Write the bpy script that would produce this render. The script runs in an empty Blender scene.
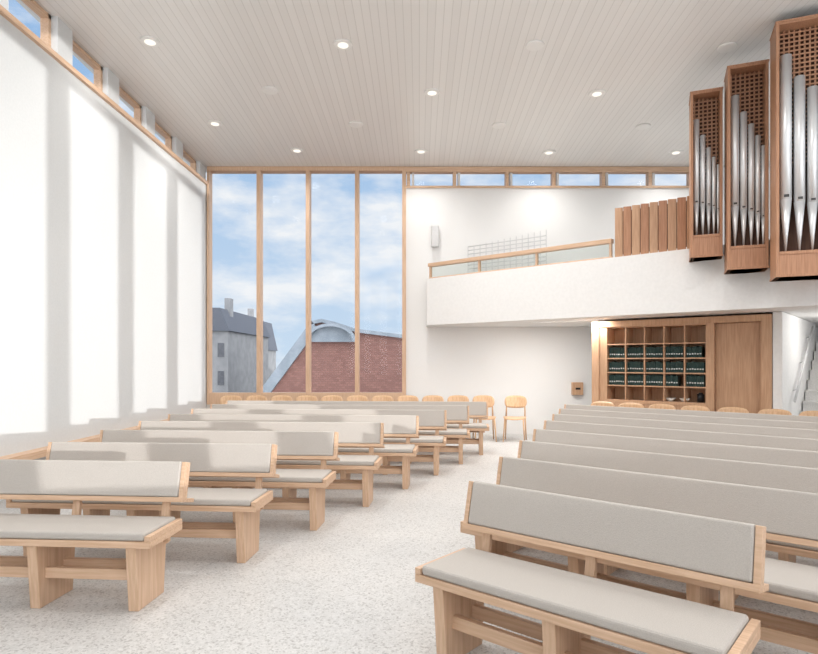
import bpy, bmesh, math, random
from mathutils import Vector, Matrix
random.seed(4)
scene = bpy.context.scene
col = scene.collection
R = math.radians

# ---------------------------------------------------------------- materials
def new_mat(name):
    m = bpy.data.materials.new(name); m.use_nodes = True
    nt = m.node_tree; nt.nodes.clear()
    out = nt.nodes.new('ShaderNodeOutputMaterial')
    b = nt.nodes.new('ShaderNodeBsdfPrincipled')
    nt.links.new(b.outputs[0], out.inputs[0])
    return m, nt, b, out

def noise_mat(name, c1, c2, scale=(1,1,1), nscale=5, detail=4, rough=.6, bump=0.0, metallic=0, spec=.4, lo=.35, hi=.65):
    m, nt, b, out = new_mat(name)
    tc = nt.nodes.new('ShaderNodeTexCoord')
    mp = nt.nodes.new('ShaderNodeMapping'); mp.inputs['Scale'].default_value = scale
    n = nt.nodes.new('ShaderNodeTexNoise'); n.inputs['Scale'].default_value = nscale; n.inputs['Detail'].default_value = detail
    cr = nt.nodes.new('ShaderNodeValToRGB')
    cr.color_ramp.elements[0].position = lo; cr.color_ramp.elements[1].position = hi
    cr.color_ramp.elements[0].color = (*c1, 1); cr.color_ramp.elements[1].color = (*c2, 1)
    nt.links.new(tc.outputs['Object'], mp.inputs[0]); nt.links.new(mp.outputs[0], n.inputs['Vector'])
    nt.links.new(n.outputs['Fac'], cr.inputs[0]); nt.links.new(cr.outputs[0], b.inputs['Base Color'])
    b.inputs['Roughness'].default_value = rough; b.inputs['Metallic'].default_value = metallic
    b.inputs['Specular IOR Level'].default_value = spec
    if bump:
        bp = nt.nodes.new('ShaderNodeBump'); bp.inputs['Strength'].default_value = bump; bp.inputs['Distance'].default_value = .01
        nt.links.new(n.outputs['Fac'], bp.inputs['Height']); nt.links.new(bp.outputs[0], b.inputs['Normal'])
    return m

W1, W2 = (.585,.385,.25), (.69,.48,.335)
wood_x = noise_mat('light_oak_x', W1, W2, (1.2,22,22), 3, 5, .45, .05)
wood_z = noise_mat('light_oak_z', W1, W2, (22,22,1.2), 3, 5, .45, .05)
wood_y = noise_mat('light_oak_y', W1, W2, (22,1.2,22), 3, 5, .45, .05)
chair_wood = noise_mat('chair_plywood', (.58,.36,.205), (.70,.47,.29), (20,20,1.5), 3, 4, .4)
cab_wood = noise_mat('cabinet_oak', (.48,.285,.17), (.58,.365,.23), (22,22,1.2), 3, 5, .45)
organ_wood = noise_mat('organ_oak', (.39,.195,.11), (.50,.27,.16), (22,22,1.2), 3, 5, .45)
organ_dark = noise_mat('organ_back_panel', (.07,.032,.02), (.10,.05,.03), (10,10,1), 3, 3, .7)
fabric = noise_mat('greige_wool', (.46,.425,.39), (.53,.49,.45), (1,1,1), 260, 3, .95, .25, spec=.15)
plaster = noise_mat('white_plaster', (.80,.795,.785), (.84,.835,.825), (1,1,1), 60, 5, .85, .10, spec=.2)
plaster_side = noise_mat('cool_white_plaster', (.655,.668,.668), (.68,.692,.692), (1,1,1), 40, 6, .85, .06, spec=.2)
plaster_s = noise_mat('smooth_white_paint', (.80,.795,.785), (.83,.825,.815), (1,1,1), 20, 3, .7, 0, spec=.25)
pipe_metal = noise_mat('organ_pipe_tin', (.74,.75,.76), (.82,.83,.84), (3,3,1), 2, 2, .34, 0, metallic=.5)
dark_slot = noise_mat('pipe_mouth_dark', (.06,.06,.06), (.1,.1,.1), rough=.7)
book_mat = noise_mat('dark_green_cloth', (.012,.035,.032), (.02,.055,.05), nscale=40, rough=.6)
book_page = noise_mat('paper_label', (.55,.6,.6), (.65,.7,.7), nscale=30, rough=.8)
black_mat = noise_mat('black_plastic', (.01,.01,.012), (.02,.02,.022), rough=.35)
cream = noise_mat('cream_ceramic', (.75,.73,.68), (.8,.78,.73), rough=.3)
white_metal = noise_mat('white_lacquer', (.62,.62,.62), (.68,.68,.68), rough=.35)
bar_metal = noise_mat('pale_lacquer', (.62,.62,.62), (.68,.68,.68), rough=.4)
grey_metal = noise_mat('zinc_sheet', (.22,.26,.30), (.29,.33,.38), nscale=3, rough=.5)
lens_white = noise_mat('speaker_grille_white', (.80,.78,.75), (.86,.84,.81), nscale=200, rough=.6)
slate = noise_mat('slate_roof', (.08,.09,.11), (.12,.13,.16), (1,1,6), 6, 4, .8)
render_wall = noise_mat('grey_render_facade', (.22,.225,.235), (.28,.285,.295), nscale=2, rough=.9)
dark_glass = noise_mat('facade_window_dark', (.06,.065,.08), (.09,.095,.11), rough=.3)
foliage = noise_mat('distant_foliage', (.03,.05,.045), (.06,.085,.07), nscale=2, rough=.95)
pavement = noise_mat('outside_paving', (.12,.12,.12), (.16,.16,.16), nscale=1, rough=.95)
step_mat = noise_mat('pale_concrete_step', (.60,.59,.575), (.68,.67,.655), nscale=50, rough=.7)

def emis_mat(name, c, s):
    m = bpy.data.materials.new(name); m.use_nodes = True; nt = m.node_tree; nt.nodes.clear()
    out = nt.nodes.new('ShaderNodeOutputMaterial'); e = nt.nodes.new('ShaderNodeEmission')
    e.inputs[0].default_value = (*c,1); e.inputs[1].default_value = s
    nt.links.new(e.outputs[0], out.inputs[0]); return m
lamp_glow = emis_mat('lamp_glow', (1,.92,.80), 1.0)
led_glow = emis_mat('led_strip_glow', (1,.97,.9), 3.0)

def glass_mat(name, tint=(1,1,1), refl=.06):
    m = bpy.data.materials.new(name); m.use_nodes = True; nt = m.node_tree; nt.nodes.clear()
    out = nt.nodes.new('ShaderNodeOutputMaterial')
    t = nt.nodes.new('ShaderNodeBsdfTransparent'); t.inputs[0].default_value = (*tint,1)
    g = nt.nodes.new('ShaderNodeBsdfGlossy'); g.inputs['Roughness'].default_value = .02
    mx = nt.nodes.new('ShaderNodeMixShader'); mx.inputs[0].default_value = refl
    nt.links.new(t.outputs[0], mx.inputs[1]); nt.links.new(g.outputs[0], mx.inputs[2]); nt.links.new(mx.outputs[0], out.inputs[0])
    return m
glass = glass_mat('clear_glass', refl=.006)
glass_rail = glass_mat('railing_glass', (.90,.92,.91), .02)

def floor_material():
    m, nt, b, out = new_mat('terrazzo')
    tc = nt.nodes.new('ShaderNodeTexCoord')
    v = nt.nodes.new('ShaderNodeTexVoronoi'); v.inputs['Scale'].default_value = 80
    v2 = nt.nodes.new('ShaderNodeTexVoronoi'); v2.inputs['Scale'].default_value = 140
    n = nt.nodes.new('ShaderNodeTexNoise'); n.inputs['Scale'].default_value = .9; n.inputs['Detail'].default_value = 3
    for k in (v, v2, n): nt.links.new(tc.outputs['Object'], k.inputs['Vector'])
    sep = nt.nodes.new('ShaderNodeSeparateColor'); nt.links.new(v.outputs['Color'], sep.inputs[0])
    cr = nt.nodes.new('ShaderNodeValToRGB'); cr.color_ramp.interpolation = 'CONSTANT'
    e = cr.color_ramp.elements; e[0].position = 0; e[0].color = (.44,.43,.42,1); e[1].position = .1; e[1].color = (.56,.555,.545,1)
    a = e.new(.3); a.color = (.60,.595,.585,1); a = e.new(.8); a.color = (.65,.645,.635,1)
    nt.links.new(sep.outputs[0], cr.inputs[0])
    sep2 = nt.nodes.new('ShaderNodeSeparateColor'); nt.links.new(v2.outputs['Color'], sep2.inputs[0])
    cr2 = nt.nodes.new('ShaderNodeValToRGB'); cr2.color_ramp.interpolation = 'CONSTANT'
    e = cr2.color_ramp.elements; e[0].position = 0; e[0].color = (.78,.78,.77,1); e[1].position = .1; e[1].color = (1,1,1,1)
    nt.links.new(sep2.outputs[1], cr2.inputs[0])
    mul = nt.nodes.new('ShaderNodeMixRGB'); mul.blend_type = 'MULTIPLY'; mul.inputs[0].default_value = 1
    nt.links.new(cr.outputs[0], mul.inputs[1]); nt.links.new(cr2.outputs[0], mul.inputs[2])
    cr3 = nt.nodes.new('ShaderNodeValToRGB'); e = cr3.color_ramp.elements
    e[0].position = .35; e[0].color = (.93,.93,.93,1); e[1].position = .65; e[1].color = (1.04,1.03,1.02,1)
    nt.links.new(n.outputs['Fac'], cr3.inputs[0])
    mul2 = nt.nodes.new('ShaderNodeMixRGB'); mul2.blend_type = 'MULTIPLY'; mul2.inputs[0].default_value = 1
    nt.links.new(mul.outputs[0], mul2.inputs[1]); nt.links.new(cr3.outputs[0], mul2.inputs[2])
    nt.links.new(mul2.outputs[0], b.inputs['Base Color'])
    b.inputs['Roughness'].default_value = .42
    return m
floor_mat = floor_material()

def ceiling_material():
    m, nt, b, out = new_mat('painted_ceiling_boards')
    tc = nt.nodes.new('ShaderNodeTexCoord')
    sp = nt.nodes.new('ShaderNodeSeparateXYZ'); nt.links.new(tc.outputs['Object'], sp.inputs[0])
    d = nt.nodes.new('ShaderNodeMath'); d.operation = 'MULTIPLY'; d.inputs[1].default_value = 1/.10; nt.links.new(sp.outputs[0], d.inputs[0])
    f = nt.nodes.new('ShaderNodeMath'); f.operation = 'FRACT'; nt.links.new(d.outputs[0], f.inputs[0])
    l = nt.nodes.new('ShaderNodeMath'); l.operation = 'LESS_THAN'; l.inputs[1].default_value = .10; nt.links.new(f.outputs[0], l.inputs[0])
    fl = nt.nodes.new('ShaderNodeMath'); fl.operation = 'FLOOR'; nt.links.new(d.outputs[0], fl.inputs[0])
    wn = nt.nodes.new('ShaderNodeTexWhiteNoise'); wn.noise_dimensions = '1D'; nt.links.new(fl.outputs[0], wn.inputs['W'])
    cr = nt.nodes.new('ShaderNodeValToRGB'); e = cr.color_ramp.elements
    e[0].color = (.765,.74,.71,1); e[1].color = (.80,.775,.745,1); nt.links.new(wn.outputs[0], cr.inputs[0])
    mx = nt.nodes.new('ShaderNodeMixRGB'); mx.inputs[2].default_value = (.66,.635,.60,1)
    nt.links.new(l.outputs[0], mx.inputs[0]); nt.links.new(cr.outputs[0], mx.inputs[1])
    nt.links.new(mx.outputs[0], b.inputs['Base Color'])
    b.inputs['Roughness'].default_value = .32
    return m
ceil_mat = ceiling_material()

def brick_material():
    m, nt, b, out = new_mat('red_tiles')
    tc = nt.nodes.new('ShaderNodeTexCoord')
    mp = nt.nodes.new('ShaderNodeMapping'); mp.inputs['Rotation'].default_value = (R(90),0,0)
    br = nt.nodes.new('ShaderNodeTexBrick'); br.inputs['Scale'].default_value = 2.8
    br.inputs['Color1'].default_value = (.21,.105,.088,1); br.inputs['Color2'].default_value = (.28,.145,.122,1); br.inputs['Mortar'].default_value = (.19,.10,.085,1)
    br.inputs['Mortar Size'].default_value = .025
    nt.links.new(tc.outputs['Object'], mp.inputs[0]); nt.links.new(mp.outputs[0], br.inputs['Vector']); nt.links.new(br.outputs[0], b.inputs['Base Color'])
    b.inputs['Roughness'].default_value = .9
    return m
brick_mat = brick_material()

# ---------------------------------------------------------------- mesh helpers
def bx(bm, x0,x1,y0,y1,z0,z1, mi=0, M=None):
    vs = [Vector((x,y,z)) for x in (x0,x1) for y in (y0,y1) for z in (z0,z1)]
    if M: vs = [M @ v for v in vs]
    v = [bm.verts.new(p) for p in vs]
    for f in ((0,1,3,2),(4,6,7,5),(0,4,5,1),(2,3,7,6),(0,2,6,4),(1,5,7,3)):
        fc = bm.faces.new([v[i] for i in f]); fc.material_index = mi

def prism(bm, pts, fn0, fn1, mi=0):
    a = [bm.verts.new(fn0(p)) for p in pts]; b = [bm.verts.new(fn1(p)) for p in pts]
    n = len(pts)
    fs = [bm.faces.new(a), bm.faces.new(b[::-1])]
    for i in range(n): fs.append(bm.faces.new([a[i], b[i], b[(i+1)%n], a[(i+1)%n]]))
    for f in fs: f.material_index = mi

def cone(bm, p0, p1, r0, r1, seg=16, mi=0, smooth=True):
    p0, p1 = Vector(p0), Vector(p1); d = (p1-p0).normalized()
    up = Vector((1,0,0)) if abs(d.x) < .9 else Vector((0,1,0))
    a = d.cross(up).normalized(); b = d.cross(a)
    ra, rb = [], []
    for i in range(seg):
        t = 2*math.pi*i/seg; o = a*math.cos(t)+b*math.sin(t)
        ra.append(bm.verts.new(p0+o*r0)); rb.append(bm.verts.new(p1+o*r1))
    for i in range(seg):
        f = bm.faces.new([ra[i], ra[(i+1)%seg], rb[(i+1)%seg], rb[i]]); f.material_index = mi; f.smooth = smooth
    f = bm.faces.new(ra[::-1]); f.material_index = mi
    f = bm.faces.new(rb); f.material_index = mi

def mesh_of(name, bm, mats):
    bmesh.ops.recalc_face_normals(bm, faces=bm.faces[:])
    me = bpy.data.meshes.new(name); bm.to_mesh(me); bm.free()
    for m in mats: me.materials.append(m)
    return me

def add(name, bm, mats, parent=None, bevel=0, label=None, category=None, kind=None, group=None, loc=None, rot=None, seg=2):
    o = bpy.data.objects.new(name, mesh_of(name, bm, mats)); col.objects.link(o)
    if parent: o.parent = parent
    if loc is not None: o.location = loc
    if rot is not None: o.rotation_euler = rot
    if bevel:
        md = o.modifiers.new('bevel','BEVEL'); md.width = bevel; md.segments = seg; md.limit_method = 'ANGLE'
    if label: o['label'] = label
    if category: o['category'] = category
    if kind: o['kind'] = kind
    if group: o['group'] = group
    return o

def empty(name, loc, rotz, label, category, group=None):
    o = bpy.data.objects.new(name, None); o.empty_display_size = .1; col.objects.link(o)
    o.location = loc; o.rotation_euler = (0,0,rotz); o['label'] = label; o['category'] = category
    if group: o['group'] = group
    return o

def structure(name, bm, mats, label, bevel=0):
    return add(name, bm, mats, label=label, category=name.split('_')[0], kind='structure', bevel=bevel)

def frame(P, ang):
    return Matrix.Translation(Vector((P[0],P[1],0))) @ Matrix.Rotation(-R(ang),4,'Z')

def ceil_z(y): return 5.56 + .037*(12.5-y)

# ---------------------------------------------------------------- shell
XL, YB = -4.42, 12.5
bm = bmesh.new()
tri = [(-4.75,12.8),(-4.75,-6.4),(13.9,12.8)]
prism(bm, tri, lambda p:(p[0],p[1],-.25), lambda p:(p[0],p[1],0))
structure('floor', bm, [floor_mat], 'pale grey speckled terrazzo floor')
bm = bmesh.new()
prism(bm, tri, lambda p:(p[0],p[1],ceil_z(p[1])), lambda p:(p[0],p[1],ceil_z(p[1])+.25))
structure('ceiling', bm, [ceil_mat], 'greige painted narrow-board ceiling with recessed fittings')
bm = bmesh.new()
bx(bm, XL-.3, XL, -5.9, YB, .5, 5.2)
bx(bm, XL-.3, XL-.1, -5.9, YB, 0, .5)
bx(bm, XL-.3, XL-.06, -5.9, YB, 5.2, 5.24)
y = 12.33
posts = []
while y > -6:
    posts.append(y); y -= 1.2
for y in posts:
    prism(bm, [(y-.16,5.24),(y+.16,5.24),(y+.16,ceil_z(y+.16)),(y-.16,ceil_z(y-.16))], lambda p:(XL-.22,p[0],p[1]), lambda p:(XL-.02,p[0],p[1]))
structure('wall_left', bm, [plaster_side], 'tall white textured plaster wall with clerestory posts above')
bm = bmesh.new()
bx(bm, XL-.1, XL+.16, -5.5, YB, .42, .5)
structure('trim_1', bm, [wood_y], 'light wood ledge along the foot of the white wall', .004)
bm = bmesh.new()
bx(bm, XL-.1, XL+.05, -5.5, YB, 5.17, 5.235)
structure('trim_2', bm, [wood_y], 'light wood ledge below the clerestory windows', .004)
n = 1
for i in range(len(posts)-1):
    y1 = posts[i]-.16; y0 = posts[i+1]+.16
    bm = bmesh.new()
    zt0, zt1 = ceil_z(y0), ceil_z(y1)
    X0, X1 = XL-.2, XL-.1
    bx(bm, X0, X1, y0, y0+.05, 5.24, zt0-.0)
    bx(bm, X0, X1, y1-.05, y1, 5.24, zt1-.0)
    bx(bm, X0, X1, y0, y1, 5.24, 5.28)
    bx(bm, X0, X1, y0, y1, zt1-.05, zt1)
    bx(bm, X0+.04, X0+.045, y0+.05, y1-.05, 5.28, zt1-.05, 1)
    structure('window_%d'%n, bm, [wood_y, glass], 'small wood-framed clerestory window pane'); n += 1
    if y0 < 1: break

GX0, GX1 = -4.40, -.27
bm = bmesh.new()
bx(bm, XL-.3, GX1, YB, YB+.3, 0, .62)
bx(bm, GX1, 14.0, YB, YB+.3, 0, 5.12)
bx(bm, 5.7, 14.0, YB, YB+.3, 5.12, 5.56)
structure('wall_back', bm, [plaster], 'white textured plaster wall behind the gallery')
bm = bmesh.new()
FY0, FY1 = YB-.06, YB+.16
bx(bm, GX0-.0, GX1, FY0, FY1, .62, .86)
bx(bm, GX0-.0, GX1, FY0, FY1, 5.47, 5.555)
muls = [-4.40, -3.33, -2.31, -1.29, -.27-.04]
for i, x in enumerate(muls):
    w = .04
    bx(bm, x-(0 if i==0 else w), x+w, FY0, FY1, .86, 5.47)
bx(bm, GX0, GX1, YB+.09, YB+.1, .86, 5.47, 1)
structure('window_%d'%n, bm, [wood_z, glass], 'floor-high window of four tall panes in light wood frames'); n += 1
bm = bmesh.new()
bx(bm, GX1, 5.7, YB-.05, YB+.12, 5.12, 5.16)
bx(bm, GX1, 5.7, YB-.05, YB+.12, 5.45, 5.555)
for x in (-.22, .74, 1.83, 2.80, 3.83, 4.80, 5.66):
    bx(bm, x-.035, x+.035, YB-.05, YB+.12, 5.16, 5.45)
    bx(bm, x+.07, x+.12, YB+.02, YB+.2, 5.16, 5.45, 2)
bx(bm, GX1, 5.7, YB+.09, YB+.1, 5.16, 5.45, 1)
structure('window_%d'%n, bm, [wood_x, glass, plaster_s], 'long low clerestory window band in light wood'); n += 1

# right wall: glazed between piers, closes the wedge-shaped room
ang = math.degrees(math.atan2(.72,.695))
MW = Matrix.Translation(Vector((2.1,1.09,0))) @ Matrix.Rotation(R(ang),4,'Z')
bm = bmesh.new()
bx(bm, -9.6, 16.4, -.3, 0, 0, .92, 0, MW)
bx(bm, -9.6, 16.4, -.3, 0, 5.46, 5.62, 0, MW)
bx(bm, 12.0, 16.4, -.3, 0, .92, 5.5, 0, MW)
for k in range(-7, 10):
    c = -.18+1.2*k
    bx(bm, c-.17, c+.17, -.3, 0, .92, 5.5, 0, MW)
bx(bm, -9.6, -8.9, -.3, 0, .92, 5.5, 0, MW)
structure('wall_right', bm, [plaster], 'white wall of tall window openings between slender piers')
bm = bmesh.new()
bx(bm, 3.30, 22, -18, -10, -6, 7.2, 0, MW)  # unseen block, added to keep direct sun off the rear wall and gallery
add('sun_blocker', bm, [plaster_s], label='unseen plain white block added outside the side windows to stop the sun', category='building', kind='structure')

# ---------------------------------------------------------------- pews
def build_pew(x0, x1, loc, rotz, label, group):
    e = empty('pew', loc, rotz, label, 'pew', group)
    bm = bmesh.new()
    bx(bm, x0, x1, 0, .42, .395, .435)
    bx(bm, x0, x0+.035, 0, .42, .435, .468); bx(bm, x1-.035, x1, 0, .42, .435, .468)
    bx(bm, x0+.06, x1-.06, .35, .38, .33, .395)
    add('seat', bm, [wood_x], e, .004)
    bm = bmesh.new(); bx(bm, x0+.038, x1-.038, .004, .41, .436, .485)
    add('seat_cushion', bm, [fabric], e, .016, label='greige wool seat pad', seg=3)
    ML = Matrix.Translation(Vector((0,.43,.60))) @ Matrix.Rotation(R(-13),4,'X')
    bm = bmesh.new()
    bx(bm, x0, x1, .028, .058, 0, .235, 0, ML)
    bx(bm, x0, x0+.028, -.015, .028, 0, .235, 0, ML); bx(bm, x1-.028, x1, -.015, .028, 0, .235, 0, ML)
    bx(bm, x0, x1, -.02, .028, -.028, .004, 0, ML)
    bx(bm, x0, x1, .028, .17, -.028, .0, 0, ML)
    add('backrest', bm, [wood_x], e, .003)
    bm = bmesh.new(); bx(bm, x0+.03, x1-.03, -.02, .028, .006, .238, 0, ML)
    add('backrest_cushion', bm, [fabric], e, .012, label='greige wool back pad', seg=3)
    L = x1-x0; nl = max(3, round(L/.8)+1)
    xs = [x0+.13+(L-.26)*i/(nl-1) for i in range(nl)]
    for x in xs:
        bm = bmesh.new()
        pts = [(.055,0),(.365,0),(.40,.395),(.02,.395)]
        prism(bm, pts, lambda p:(x-.032,p[0],p[1]), lambda p:(x+.032,p[0],p[1]))
        add('leg', bm, [wood_z], e, .004)
        bm = bmesh.new()
        prism(bm, [(.40,.30),(.445,.30),(.50,.78),(.475,.78),(.455,.60)], lambda p:(x-.025,p[0],p[1]), lambda p:(x+.025,p[0],p[1]))
        add('post', bm, [wood_z], e, .003)
    bm = bmesh.new()
    bx(bm, xs[0], xs[-1], .10, .135, .17, .235); 
    add('stretcher', bm, [wood_x], e, .003)
    bm = bmesh.new(); bx(bm, xs[0], xs[-1], .27, .305, .17, .235)
    add('stretcher', bm, [wood_x], e, .003)
    return e

def n_of(a): return Vector((math.sin(R(a)), math.cos(R(a)), 0))
AL, AR = 4, 40
for k in range(8):
    P = Vector((-1.555+.388*k, 4.04+.865*k, 0)) - n_of(AL)*.50
    L = 1.50+.43*k
    build_pew(-L, 0, P, -R(AL), 'long light oak pew with greige pads beside the plain wall' if k else 'short light oak pew with greige pads beside the plain wall', 'pews on the white wall side')
for k in range(8):
    P = Vector((.30+.288*k, 3.40+.872*k, 0)) - n_of(AR)*.50
    L = 1.46+(.30+.43*k if k else 0)
    build_pew(0, L, P, -R(AR), 'long light oak pew with greige pads below the organ' if k else 'short light oak pew with greige pads near the organ', 'pews on the gallery side')

# ---------------------------------------------------------------- chairs
def panel_mesh(name, w, h, curve, lean, k=.35, nu=10, nv=6, seat=False):
    bm = bmesh.new(); g = []
    for j in range(nv+1):
        row = []
        for i in range(nu+1):
            u = -1+2*i/nu; v = -1+2*j/nv
            a = u*math.sqrt(1-k*v*v*u*u); b = v*math.sqrt(1-k*u*u*v*v)
            if seat: p = (a*w/2, b*h/2, curve*(a*a-.5)*(1) - (.02*max(0,-b)**2))
            else: p = (a*w/2, -curve*a*a + lean*(b+1)/2, (b+1)/2*h)
            row.append(bm.verts.new(p))
        g.append(row)
    for j in range(nv):
        for i in range(nu):
            f = bm.faces.new([g[j][i],g[j][i+1],g[j+1][i+1],g[j+1][i]]); f.smooth = True
    return mesh_of(name, bm, [chair_wood])
m_back = panel_mesh('backrest', .43, .24, .05, .05)
m_seat = panel_mesh('seat', .43, .42, .015, 0, seat=True)
m_legs = []
for sx in (-1,1):
    for sy in (0,1):
        bm = bmesh.new()
        if sy == 0: cone(bm, (sx*.20,-.20,0), (sx*.17,-.15,.43), .012, .016, 10)
        else:
            cone(bm, (sx*.20,.22,0), (sx*.18,.17,.45), .012, .016, 10)
            cone(bm, (sx*.18,.17,.45), (sx*.17,.225,.80), .016, .012, 10)
        m_legs.append(mesh_of('leg', bm, [chair_wood]))
def chair(x, y, a, label, group):
    e = empty('chair', (x,y,0), -R(a), label, 'chair', group)
    def part(nm, me, loc):
        o = bpy.data.objects.new(nm, me); o.parent = e; o.location = loc; col.objects.link(o); return o
    s = part('seat', m_seat, (0,0,.44)); md = s.modifiers.new('s','SOLIDIFY'); md.thickness = .014
    b = part('backrest', m_back, (0,.21,.61)); md = b.modifiers.new('s','SOLIDIFY'); md.thickness = .012
    for m in m_legs: part('leg', m, (0,0,0))
for i in range(11):
    chair(1.25-.49*i, 11.45, 0, 'curved plywood chair in the row behind the last pew', 'plywood chairs behind the pews')
chair(1.82, 11.40, 14, 'curved plywood chair beside the white rear wall', 'plywood chairs behind the pews')
u40 = Vector((math.cos(R(40)), -math.sin(R(40)), 0)); n40 = n_of(40)
for t in (0,.47,.95,1.43,1.94,2.46,2.95):
    p = Vector((3.02,9.85,0))+u40*t-n40*.22
    chair(p.x, p.y, 40, 'curved plywood chair in front of the book cabinet', 'plywood chairs by the cabinet')

# ---------------------------------------------------------------- gallery
MB = frame((.16,11.9), 40)
def bl(t, off=0): return Vector((.16,11.9,0))+u40*t+n40*off
bm = bmesh.new()
E = bl(9.6, .05); S0 = bl(.05, .05)
poly = [(.2,S0.y+.03),(S0.x,S0.y),(E.x,E.y),(11.6,11.0),(12.6,12.3),(12.6,12.5),(.2,12.5)]
prism(bm, poly, lambda p:(p[0],p[1],2.232), lambda p:(p[0],p[1],2.45))
bx(bm, 0, 9.6, 0, .16, 2.23, 3.15, 0, MB)
prism(bm, [(.16,11.9),(.30,11.9),(.30,12.5),(.16,12.5)], lambda p:(p[0],p[1],2.23), lambda p:(p[0],p[1],3.15))
add('gallery', bm, [plaster_s], label='white cantilevered gallery with solid parapet', category='balcony', kind='structure')
e = empty('strip_light', bl(2.65,.65)+Vector((0,0,2.23)), -R(40), 'slim light strip in the gallery soffit', 'light')
bm = bmesh.new(); bx(bm, -.70, .70, -.015, .015, -.006, .001); add('diffuser', bm, [led_glow], e)
bm = bmesh.new(); bx(bm, -.71, .71, -.022, -.015, -.008, .001); bx(bm, -.71, .71, .015, .022, -.008, .001); add('channel', bm, [white_metal], e)
al = bpy.data.lights.new('strip_lamp','AREA'); al.shape = 'RECTANGLE'; al.size = 1.4; al.size_y = .025; al.energy = 42; al.color = (1,.98,.95)
ao = bpy.data.objects.new('strip_lamp', al); col.objects.link(ao); ao.location = bl(2.65,.65)+Vector((0,0,2.218)); ao.rotation_euler = (0,0,-R(40))
e = empty('gallery_railing', (.16,11.9,3.15), -R(40), 'light wood handrail on glass panels above the white parapet', 'railing')
bm = bmesh.new(); bx(bm, .0, 3.75, .02, .13, .24, .31); bx(bm, .0, 3.75, .05, .10, .0, .03)
add('handrail', bm, [wood_x], e, .006)
for a, b in ((.06,1.18),(1.22,2.38),(2.42,3.7)):
    bm = bmesh.new(); bx(bm, a, b, .07, .082, .03, .24)
    add('glass_panel', bm, [glass_rail], e)
for t in (.03, 1.2, 2.4, 3.72):
    bm = bmesh.new(); bx(bm, t-.018, t+.018, .05, .10, .03, .24)
    add('post', bm, [wood_z], e)
S = bl(3.78)
e = empty('slatted_balustrade', (S.x,S.y,3.15), -R(40), 'wooden balustrade of upright angled boards next to the organ', 'railing')
for i in range(9):
    bm = bmesh.new()
    M = Matrix.Translation(Vector((.07+i*.135,.08,0))) @ Matrix.Rotation(R(22),4,'Z')
    bx(bm, -.06, .06, -.03, .0, .0, .78, 0, M)
    add('slat', bm, [organ_wood if i%2 else cab_wood], e, .003)
bm = bmesh.new(); bx(bm, 0, 1.2, .10, .13, .05, .73)  # dark sheet standing in for the shade in the gaps between slats
add('gap_shade_board', bm, [organ_dark], e)
e = empty('stair_balustrade', (1.0,12.25,2.45), 0, 'white thin-bar balustrade rising on the gallery', 'railing')
bm = bmesh.new()
for i in range(7):
    cone(bm, (0,0,.95+i*.075), (1.6,0,1.12+i*.085), .011, .011, 8)
add('rail_bars', bm, [bar_metal], e)
bm = bmesh.new()
for i in range(14):
    x = i*.123; z0 = 0; bx(bm, x-.008, x+.008, -.008, .008, z0, 1.40+x*.22)
add('balusters', bm, [bar_metal], e)
e = empty('wall_speaker', (.33,12.5,4.10), 0, 'slim white loudspeaker mounted on the plaster wall', 'speaker')
bm = bmesh.new(); bx(bm, -.075, .075, -.14, -.02, -.22, .22); add('speaker_body', bm, [white_metal], e, .02)
bm = bmesh.new(); bx(bm, -.03, .03, -.03, 0, -.05, .05); add('bracket', bm, [white_metal], e)
e = empty('collection_box', (3.28,12.5,.82), 0, 'small light wood box fixed on the white wall', 'box')
bm = bmesh.new(); bx(bm, -.11, .11, -.12, 0, 0, .26); add('box_body', bm, [cab_wood], e, .005)
bm = bmesh.new(); bx(bm, -.05, .05, -.128, -.12, .11, .15); add('slot_plate', bm, [black_mat], e)

# ---------------------------------------------------------------- rear angled wall, cabinet, stairs
C0 = Vector((3.03,10.5,0)); MC = frame((C0.x,C0.y),40)
bm = bmesh.new()
bx(bm, 0.0, 2.75, .48, .60, 0, 2.225, 0, MC)
bx(bm, 0.0, .04, .36, .48, 0, 2.225, 0, MC)
bx(bm, 2.76, 2.88, -.0, 3.55, 0, 2.225, 0, MC)
structure('wall_side', bm, [plaster_s], 'white partition behind the cabinet and along the stairs')
bm = bmesh.new()
MS = MC @ Matrix.Translation(Vector((2.9,.7,0)))
for i in range(11):
    bx(bm, 0, 1.6, i*.27, (i+1)*.27 if i < 10 else 3.2, 0, .17*(i+1), 0, MS)
    bx(bm, 0, 1.6, i*.27-.02, i*.27, .17*(i+1)-.03, .17*(i+1), 0, MS)
add('staircase', bm, [step_mat], label='pale concrete stairs rising to the gallery', category='stairs', kind='structure')
e = empty('stair_handrail', (MC @ Vector((2.88,.6,0)))[:], -R(40), 'slim white handrail on the stair wall', 'handrail')
bm = bmesh.new(); cone(bm, (.07,0,.9), (.07,2.0,2.13), .018, .018, 10); add('rail', bm, [white_metal], e)
for q in (.3,1.0,1.7):
    bm = bmesh.new(); cone(bm, (0,q,.9+q*.615-.03), (.07,q,.9+q*.615), .008, .008, 8); add('bracket', bm, [white_metal], e)
p = MC @ Vector((3.75,1.1,0))  # lamp added to brighten the dark stairs, no known fitting here
e = empty('stair_fill_lamp', (p.x,p.y,2.232), 0, 'round white lamp added in the soffit to brighten the stairs', 'light')
bm = bmesh.new(); cone(bm, (0,0,0), (0,0,-.03), .12, .11, 24); add('housing', bm, [lens_white], e)
bm = bmesh.new(); cone(bm, (0,0,-.03), (0,0,-.035), .09, .09, 24); add('lens', bm, [led_glow], e)
pl = bpy.data.lights.new('stair_fill_light','POINT'); pl.energy = 20; pl.shadow_soft_size = .08; pl.color = (1,.97,.93)
po = bpy.data.objects.new('stair_fill_light', pl); col.objects.link(po); po.location = (p.x,p.y,2.08)

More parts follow.
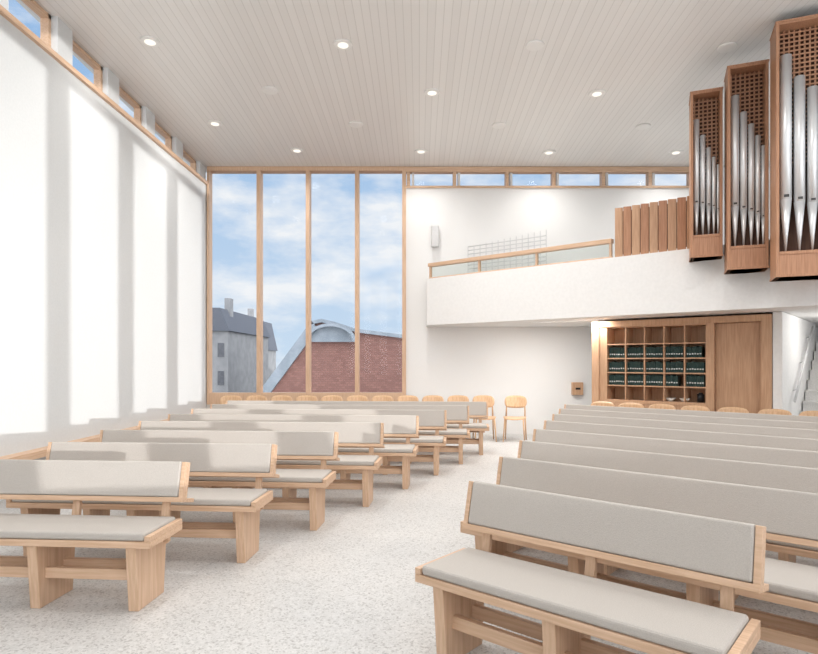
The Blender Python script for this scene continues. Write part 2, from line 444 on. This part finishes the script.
e = empty('book_cabinet', C0, -R(40), 'large light oak cabinet wall with open book shelves', 'cabinet')
CW, CH, CD = 2.75, 2.20, .36
SX0, SX1, SZ0, SZ1 = .27, 1.85, .86, 2.08
DX0, DX1 = 1.97, 2.60
bm = bmesh.new()
bx(bm, 0, .13, -.02, CD, 0, CH); bx(bm, CW-.13, CW, -.02, CD, 0, CH); bx(bm, .13, CW-.13, -.02, CD, 2.10, CH)
bx(bm, .13, SX0, 0, CD, 0, 2.10); bx(bm, SX1, DX0, 0, CD, 0, 2.10); bx(bm, DX1, CW-.13, 0, CD, 0, 2.10)
bx(bm, SX0, SX1, CD-.02, CD, 0, 2.10); bx(bm, SX0, SX1, 0, CD-.02, SZ1, 2.10)
bx(bm, SX0, SX1, 0, CD-.02, .80, SZ0); bx(bm, DX0, DX1, CD-.04, CD, 0, 2.10)
add('body', bm, [cab_wood], e, .003)
bm = bmesh.new()
zs = [SZ0, 1.10, 1.32, 1.56, 1.80, SZ1]
cw = (SX1-SX0)/5
for z in zs[1:-1]: bx(bm, SX0, SX1, .01, CD-.02, z-.01, z+.01)
for i in range(1,5): bx(bm, SX0+i*cw-.009, SX0+i*cw+.009, .008, CD-.02, SZ0, SZ1)
add('shelf_grid', bm, [cab_wood], e)
for a, b in ((SX0, SX0+.79),(SX0+.79, SX1)):
    d = bmesh.new(); bx(d, a+.004, b-.004, .0, .02, .08, .795); do = add('door', d, [cab_wood], e, .003)
    d = bmesh.new(); hx = b-.06 if a == SX0 else a+.06; cone(d, (hx,0,.5), (hx,-.025,.5), .012, .014, 10); add('knob', d, [cab_wood], do)
d = bmesh.new(); bx(d, DX0+.004, DX1-.004, .10, .13, .03, 2.095); do = add('door', d, [cab_wood], e, .003, label='plain flush oak door panel')
bmB = bmesh.new()
bx(bmB, 0, .033, 0, .15, 0, .175, 0); bx(bmB, .004, .029, -.001, 0, .05, .07, 1)
book_me = mesh_of('hymn_book', bmB, [book_mat, book_page])
for r, zz in enumerate((1.11,1.33,1.57)):
    for c in range(5):
        x = SX0+c*cw+.016
        cnt = 7
        if r == 0 and c in (3,): cnt = 5
        if r == 2 and c == 4: cnt = 6
        for j in range(cnt):
            o = bpy.data.objects.new('hymn_book', book_me); col.objects.link(o)
            s = random.uniform(.93,1.04)
            o.location = MC @ Vector((x, .05+random.uniform(0,.015), zz)); o.rotation_euler = (0,0,-R(40)); o.scale = (1.04,1,s)
            o['label'] = 'dark green cloth hymn book standing on the cabinet shelf'; o['category'] = 'book'; o['group'] = 'hymn books on the cabinet shelves'
            x += .0385
def on_shelf(nm, lx, label, cat, fn, mats):
    p = MC @ Vector((lx,.15,SZ0)); e2 = empty(nm, p, -R(40), label, cat); fn(e2); return e2
def jar(e2):
    b = bmesh.new(); cone(b,(0,0,0),(0,0,.13),.05,.055,16); add('jar_body', b, [black_mat], e2)
    b = bmesh.new(); cone(b,(0,0,.13),(0,0,.155),.04,.03,16); add('lid', b, [black_mat], e2)
on_shelf('jar', 1.74, 'black lidded jar on the lowest open shelf', 'jar', jar, None)
def bowl(e2):
    b = bmesh.new(); cone(b,(0,0,0),(0,0,.05),.04,.08,20); add('bowl_body', b, [cream], e2)
    b = bmesh.new(); cone(b,(0,0,.05),(0,0,.056),.082,.082,20); add('rim', b, [cream], e2)
on_shelf('bowl', 1.28, 'cream ceramic bowl on the lowest open shelf', 'bowl', bowl, None)
on_shelf('bowl', 1.50, 'cream ceramic bowl on the lowest open shelf', 'bowl', bowl, None)

# ---------------------------------------------------------------- organ
def organ_case(P, z0, z1, W, D, pipes, label, arm=False):
    H = z1-z0
    e = empty('organ_case', (P[0],P[1],z0), -R(22), label, 'organ', 'organ cases on the gallery parapet')
    bm = bmesh.new()
    bx(bm, 0, .035, 0, D, 0, H); bx(bm, W-.035, W, 0, D, 0, H)
    bx(bm, .035, W-.035, 0, D, H-.045, H); bx(bm, .035, W-.035, 0, D, 0, .30)
    bx(bm, -.008, W+.008, -.012, D, 0, .03); bx(bm, -.008, W+.008, -.012, D, H-.02, H)
    bx(bm, .035, W-.035, -.01, .03, .27, .31)
    add('case_frame', bm, [organ_wood], e, .004)
    bm = bmesh.new(); bx(bm, .035, W-.035, .26, .28, .30, H-.045)
    add('back_panel', bm, [organ_dark], e, label='dark recessed back panel')
    if arm:
        bm = bmesh.new(); bx(bm, .2, .7, D, D+.75, .1, 1.2); add('support_arm', bm, [organ_wood], e)
    bm = bmesh.new()
    x = .06
    while x < W-.05:
        bx(bm, x-.009, x+.009, .19, .21, H*.45, H-.045); x += .055
    z = H*.46
    while z < H-.06:
        bx(bm, .035, W-.035, .18, .19, z-.009, z+.009); z += .055
    add('lattice', bm, [organ_wood], e, label='fine square wooden lattice')
    for x, r, top in pipes:
        bm = bmesh.new(); y = .09
        fh = .22+.32*(r/.05)
        cone(bm, (x,y,.31), (x,y,fh+.31), .008, r, 24)
        cone(bm, (x,y,fh+.31), (x,y,top), r, r, 24)
        bx(bm, x-r*.42, x+r*.42, y-r*1.01, y-r*.8, fh+.33, fh+.33+r*.5, 1)
        add('organ_pipe', bm, [pipe_metal, dark_slot], e)
organ_case((3.78,8.35), 2.95, 5.26, .40, .45,
    [(.078,.036,1.94),(.158,.033,1.71),(.232,.029,1.53),(.296,.025,1.39),(.35,.018,1.28)], 'narrow oak organ case with tin pipes, lowest')
organ_case((4.09,7.95), 2.72, 5.42, .475, .45,
    [(.095,.050,2.32),(.197,.042,2.09),(.286,.037,1.92),(.363,.031,1.76),(.424,.022,1.62)], 'middle oak organ case with tin front pipes')
organ_case((4.345,7.30), 2.53, 5.64, .80, .44,
    [(.115,.066,2.71),(.26,.060,2.43),(.395,.056,2.28),(.52,.050,2.10),(.63,.045,1.92),(.725,.03,1.78)], 'tallest oak organ case with large tin front pipes', True)

# ---------------------------------------------------------------- ceiling fittings
def spot(X, d, en):
    sl = bpy.data.lights.new('downlight_lamp','SPOT'); sl.energy = en; sl.spot_size = R(160); sl.spot_blend = 1; sl.shadow_soft_size = .1; sl.color = (1,.98,.95)
    lo = bpy.data.objects.new('downlight_lamp', sl); col.objects.link(lo); lo.location = (X,d,ceil_z(d)-.12)
lights = [(150,41,1),(343,44,1),(535,45,0),(727,47,0),(270,90,0),(432,92,1),(597,93,1),
          (215,123,1),(356,124,0),(499,125,0),(643,126,0),(297,150,1),(421,151,1),(549,152,1),(676,152,1)]
def fitting(X, d, k):
    e = empty('downlight' if k else 'ceiling_speaker', (X,d,ceil_z(d)), 0, 'round recessed downlight with pale trim in the ceiling' if k else 'round flush white ceiling loudspeaker', 'light' if k else 'speaker', 'recessed downlights' if k else 'flush ceiling speakers')
    e.rotation_euler = (-math.atan(.037),0,0)
    bm = bmesh.new(); cone(bm, (0,0,.0), (0,0,-.018), .125, .115, 32)
    add('trim_ring', bm, [lens_white], e)
    if k:
        bm = bmesh.new(); cone(bm, (0,0,-.012), (0,0,-.022), .07, .07, 24); add('lens', bm, [lamp_glow], e)
    else:
        bm = bmesh.new(); cone(bm, (0,0,-.012), (0,0,-.021), .10, .10, 24); add('grille', bm, [lens_white], e)
for px, py, k in lights:
    d = 2713.5/((362-py)+22.2); X = (px-419)*d/600
    fitting(X, d, k)
    if k: spot(X, d, 160 if (X > -1.5 and d < 11) else (60 if d > 11 else 55))
for X, d in ((-1.6,3.2),(.9,3.6),(1.0,5.8),(3.0,5.6),(-1.2,5.6)):  # unseen downlights, added to brighten the front pews
    fitting(X, d, 1); spot(X, d, 110)

# ---------------------------------------------------------------- outside
bm = bmesh.new(); bx(bm, -90, 60, 13.5, 160, -6.2, -6)
add('ground', bm, [pavement], label='outside paved ground', category='ground', kind='structure')
def zf(py, Y): return 1.5+(362-py)*Y/600
def xf(px, Y): return (px-419)*Y/600
Y = 24
bm = bmesh.new()
top = [(258,396),(312,323),(322,321),(335,324),(357,331),(405,337),(520,352)]
pts = [(xf(a,Y), zf(b,Y)) for a,b in top]
poly = pts + [(xf(520,Y),-6),(xf(258,Y),-6)]
prism(bm, poly, lambda p:(p[0],Y,p[1]), lambda p:(p[0],Y+8,p[1]))
e = empty('tiled_building', (xf(258,Y),Y,-6), 0, 'red tiled building with curved zinc roof edge outside', 'building')
o = add('tiled_body', bm, [brick_mat], e); o.matrix_parent_inverse = Matrix.Translation(-e.location)
bm = bmesh.new()
for i in range(len(pts)-1):
    (a,b),(c,d) = pts[i],pts[i+1]
    th = .32 if i == 0 else .14
    prism(bm, [(a,b),(c,d),(c,d-th),(a,b-th)] if i else [(a,b),(c,d),(c+.25,d-th),(a+.25,b-th)], lambda p:(p[0],Y-.15,p[1]+.08), lambda p:(p[0],Y+8,p[1]+.08))
o = add('roof_edge', bm, [grey_metal], e); o.matrix_parent_inverse = Matrix.Translation(-e.location)
bm = bmesh.new()
ta = [math.pi*i/14 for i in range(15)]
arc = [(xf(332,Y)+1.0*math.cos(t), zf(342,Y)+.72*math.sin(t)) for t in ta]
inn = [(xf(332,Y)+.88*math.cos(t), zf(342,Y)+.60*math.sin(t)) for t in ta]
for i in range(14):
    prism(bm, [arc[i],arc[i+1],inn[i+1],inn[i]], lambda p:(p[0],Y-.5,p[1]), lambda p:(p[0],Y+3,p[1]))
prism(bm, arc, lambda p:(p[0],Y-.2,p[1]), lambda p:(p[0],Y+2.9,p[1]))
o = add('arched_dormer', bm, [grey_metal], e); o.matrix_parent_inverse = Matrix.Translation(-e.location)
def house(px0, px1, eave, ridge, Y, wallm, label):
    X0, X1 = xf(px0,Y), xf(px1,Y); ze, zr = zf(eave,Y), zf(ridge,Y)
    e = empty('house', (X0,Y,-6), 0, label, 'house')
    inv = Matrix.Translation(-e.location)
    bm = bmesh.new(); bx(bm, X0, X1, Y, Y+8, -6, ze)
    z = ze-1.0
    add('walls', bm, [wallm], e).matrix_parent_inverse = inv
    bm = bmesh.new()
    while z > -5:
        nx = max(2,int((X1-X0)/1.1))
        for i in range(nx):
            c = X0+(i+.5)*(X1-X0)/nx
            bx(bm, c-.16, c+.16, Y-.03, Y+.02, z-.35, z+.35)
        z -= 1.4
    add('facade_windows', bm, [dark_glass], e).matrix_parent_inverse = inv
    bm = bmesh.new(); xm = (X0+X1)/2
    prism(bm, [(X0-.15,ze-.05),(X1+.15,ze-.05),(X1-.35,zr),(X0+.35,zr)], lambda p:(p[0],Y-.2,p[1]), lambda p:(p[0],Y+8,p[1]))
    add('roof', bm, [slate], e).matrix_parent_inverse = inv
    bm = bmesh.new(); bx(bm, xm+.2, xm+.5, Y+1, Y+1.5, ze, zr+.6)
    add('chimney', bm, [render_wall], e).matrix_parent_inverse = inv
house(200, 228, 330, 308, 30, render_wall, 'pale rendered house with slate mansard roof outside')
house(233, 248, 348, 316, 41, render_wall, 'grey rendered house with dark slate roof outside')
bm = bmesh.new()
for i in range(26):
    cx, cy, cz, r = -22+i*1.3+random.uniform(-.5,.5), 58+random.uniform(-3,3), -4+random.uniform(-.5,1.5), random.uniform(2,3.4)
    bmesh.ops.create_icosphere(bm, subdivisions=2, radius=r, matrix=Matrix.Translation((cx,cy,cz)))
add('tree_belt', bm, [foliage], label='distant belt of green trees', category='trees', kind='stuff')

# ---------------------------------------------------------------- light
w = bpy.data.worlds.new('sky'); scene.world = w; w.use_nodes = True
nt = w.node_tree; nt.nodes.clear()
out = nt.nodes.new('ShaderNodeOutputWorld'); bg = nt.nodes.new('ShaderNodeBackground')
tc = nt.nodes.new('ShaderNodeTexCoord')
mp = nt.nodes.new('ShaderNodeMapping'); mp.inputs['Scale'].default_value = (1.6,1.6,4.2); mp.inputs['Location'].default_value = (.35,.2,.1)
nz = nt.nodes.new('ShaderNodeTexNoise'); nz.inputs['Scale'].default_value = 2.3; nz.inputs['Detail'].default_value = 8; nz.inputs['Roughness'].default_value = .6
nt.links.new(tc.outputs['Generated'], mp.inputs[0]); nt.links.new(mp.outputs[0], nz.inputs['Vector'])
cr = nt.nodes.new('ShaderNodeValToRGB'); e_ = cr.color_ramp.elements; e_[0].position = .43; e_[0].color = (0,0,0,1); e_[1].position = .60; e_[1].color = (1,1,1,1)
nt.links.new(nz.outputs['Fac'], cr.inputs[0])
sp = nt.nodes.new('ShaderNodeSeparateXYZ'); nt.links.new(tc.outputs['Generated'], sp.inputs[0])
g = nt.nodes.new('ShaderNodeValToRGB'); e_ = g.color_ramp.elements
e_[0].position = 0; e_[0].color = (.46,.57,.69,1); e_[1].position = .5; e_[1].color = (.20,.36,.60,1)
nt.links.new(sp.outputs[2], g.inputs[0])
mx = nt.nodes.new('ShaderNodeMixRGB'); mx.inputs[2].default_value = (.69,.71,.735,1)
nt.links.new(cr.outputs[0], mx.inputs[0]); nt.links.new(g.outputs[0], mx.inputs[1])
dt = nt.nodes.new('ShaderNodeVectorMath'); dt.operation = 'DOT_PRODUCT'; dt.inputs[1].default_value = (.69,-.69,.2)
nt.links.new(tc.outputs['Generated'], dt.inputs[0])
mr = nt.nodes.new('ShaderNodeMapRange'); mr.inputs[1].default_value = -.1; mr.inputs[2].default_value = .7; mr.inputs[3].default_value = 0; mr.inputs[4].default_value = 1
nt.links.new(dt.outputs['Value'], mr.inputs[0])
mx2 = nt.nodes.new('ShaderNodeMixRGB'); mx2.inputs[2].default_value = (2.5,2.54,2.6,1)
nt.links.new(mr.outputs[0], mx2.inputs[0]); nt.links.new(mx.outputs[0], mx2.inputs[1])
nt.links.new(mx2.outputs[0], bg.inputs[0]); bg.inputs[1].default_value = 1.0
nt.links.new(bg.outputs[0], out.inputs[0])

sd = bpy.data.lights.new('sun','SUN'); sd.energy = 1.9; sd.angle = R(.6); sd.color = (1,.99,.97)
so = bpy.data.objects.new('sun', sd); col.objects.link(so)
so.rotation_euler = Vector((-.707,.707,-.052)).to_track_quat('-Z','Y').to_euler()

# ---------------------------------------------------------------- camera
cd = bpy.data.cameras.new('camera'); cam = bpy.data.objects.new('camera', cd); col.objects.link(cam)
cam.location = (0,0,1.5); cam.rotation_euler = (R(90),0,0)
cd.sensor_width = 36; cd.lens = 600/818*36
cd.shift_x = -10/818; cd.shift_y = 35/818; cd.clip_start = .05; cd.clip_end = 500
scene.camera = cam
scene.view_settings.view_transform = 'Standard'
scene.view_settings.exposure = .36
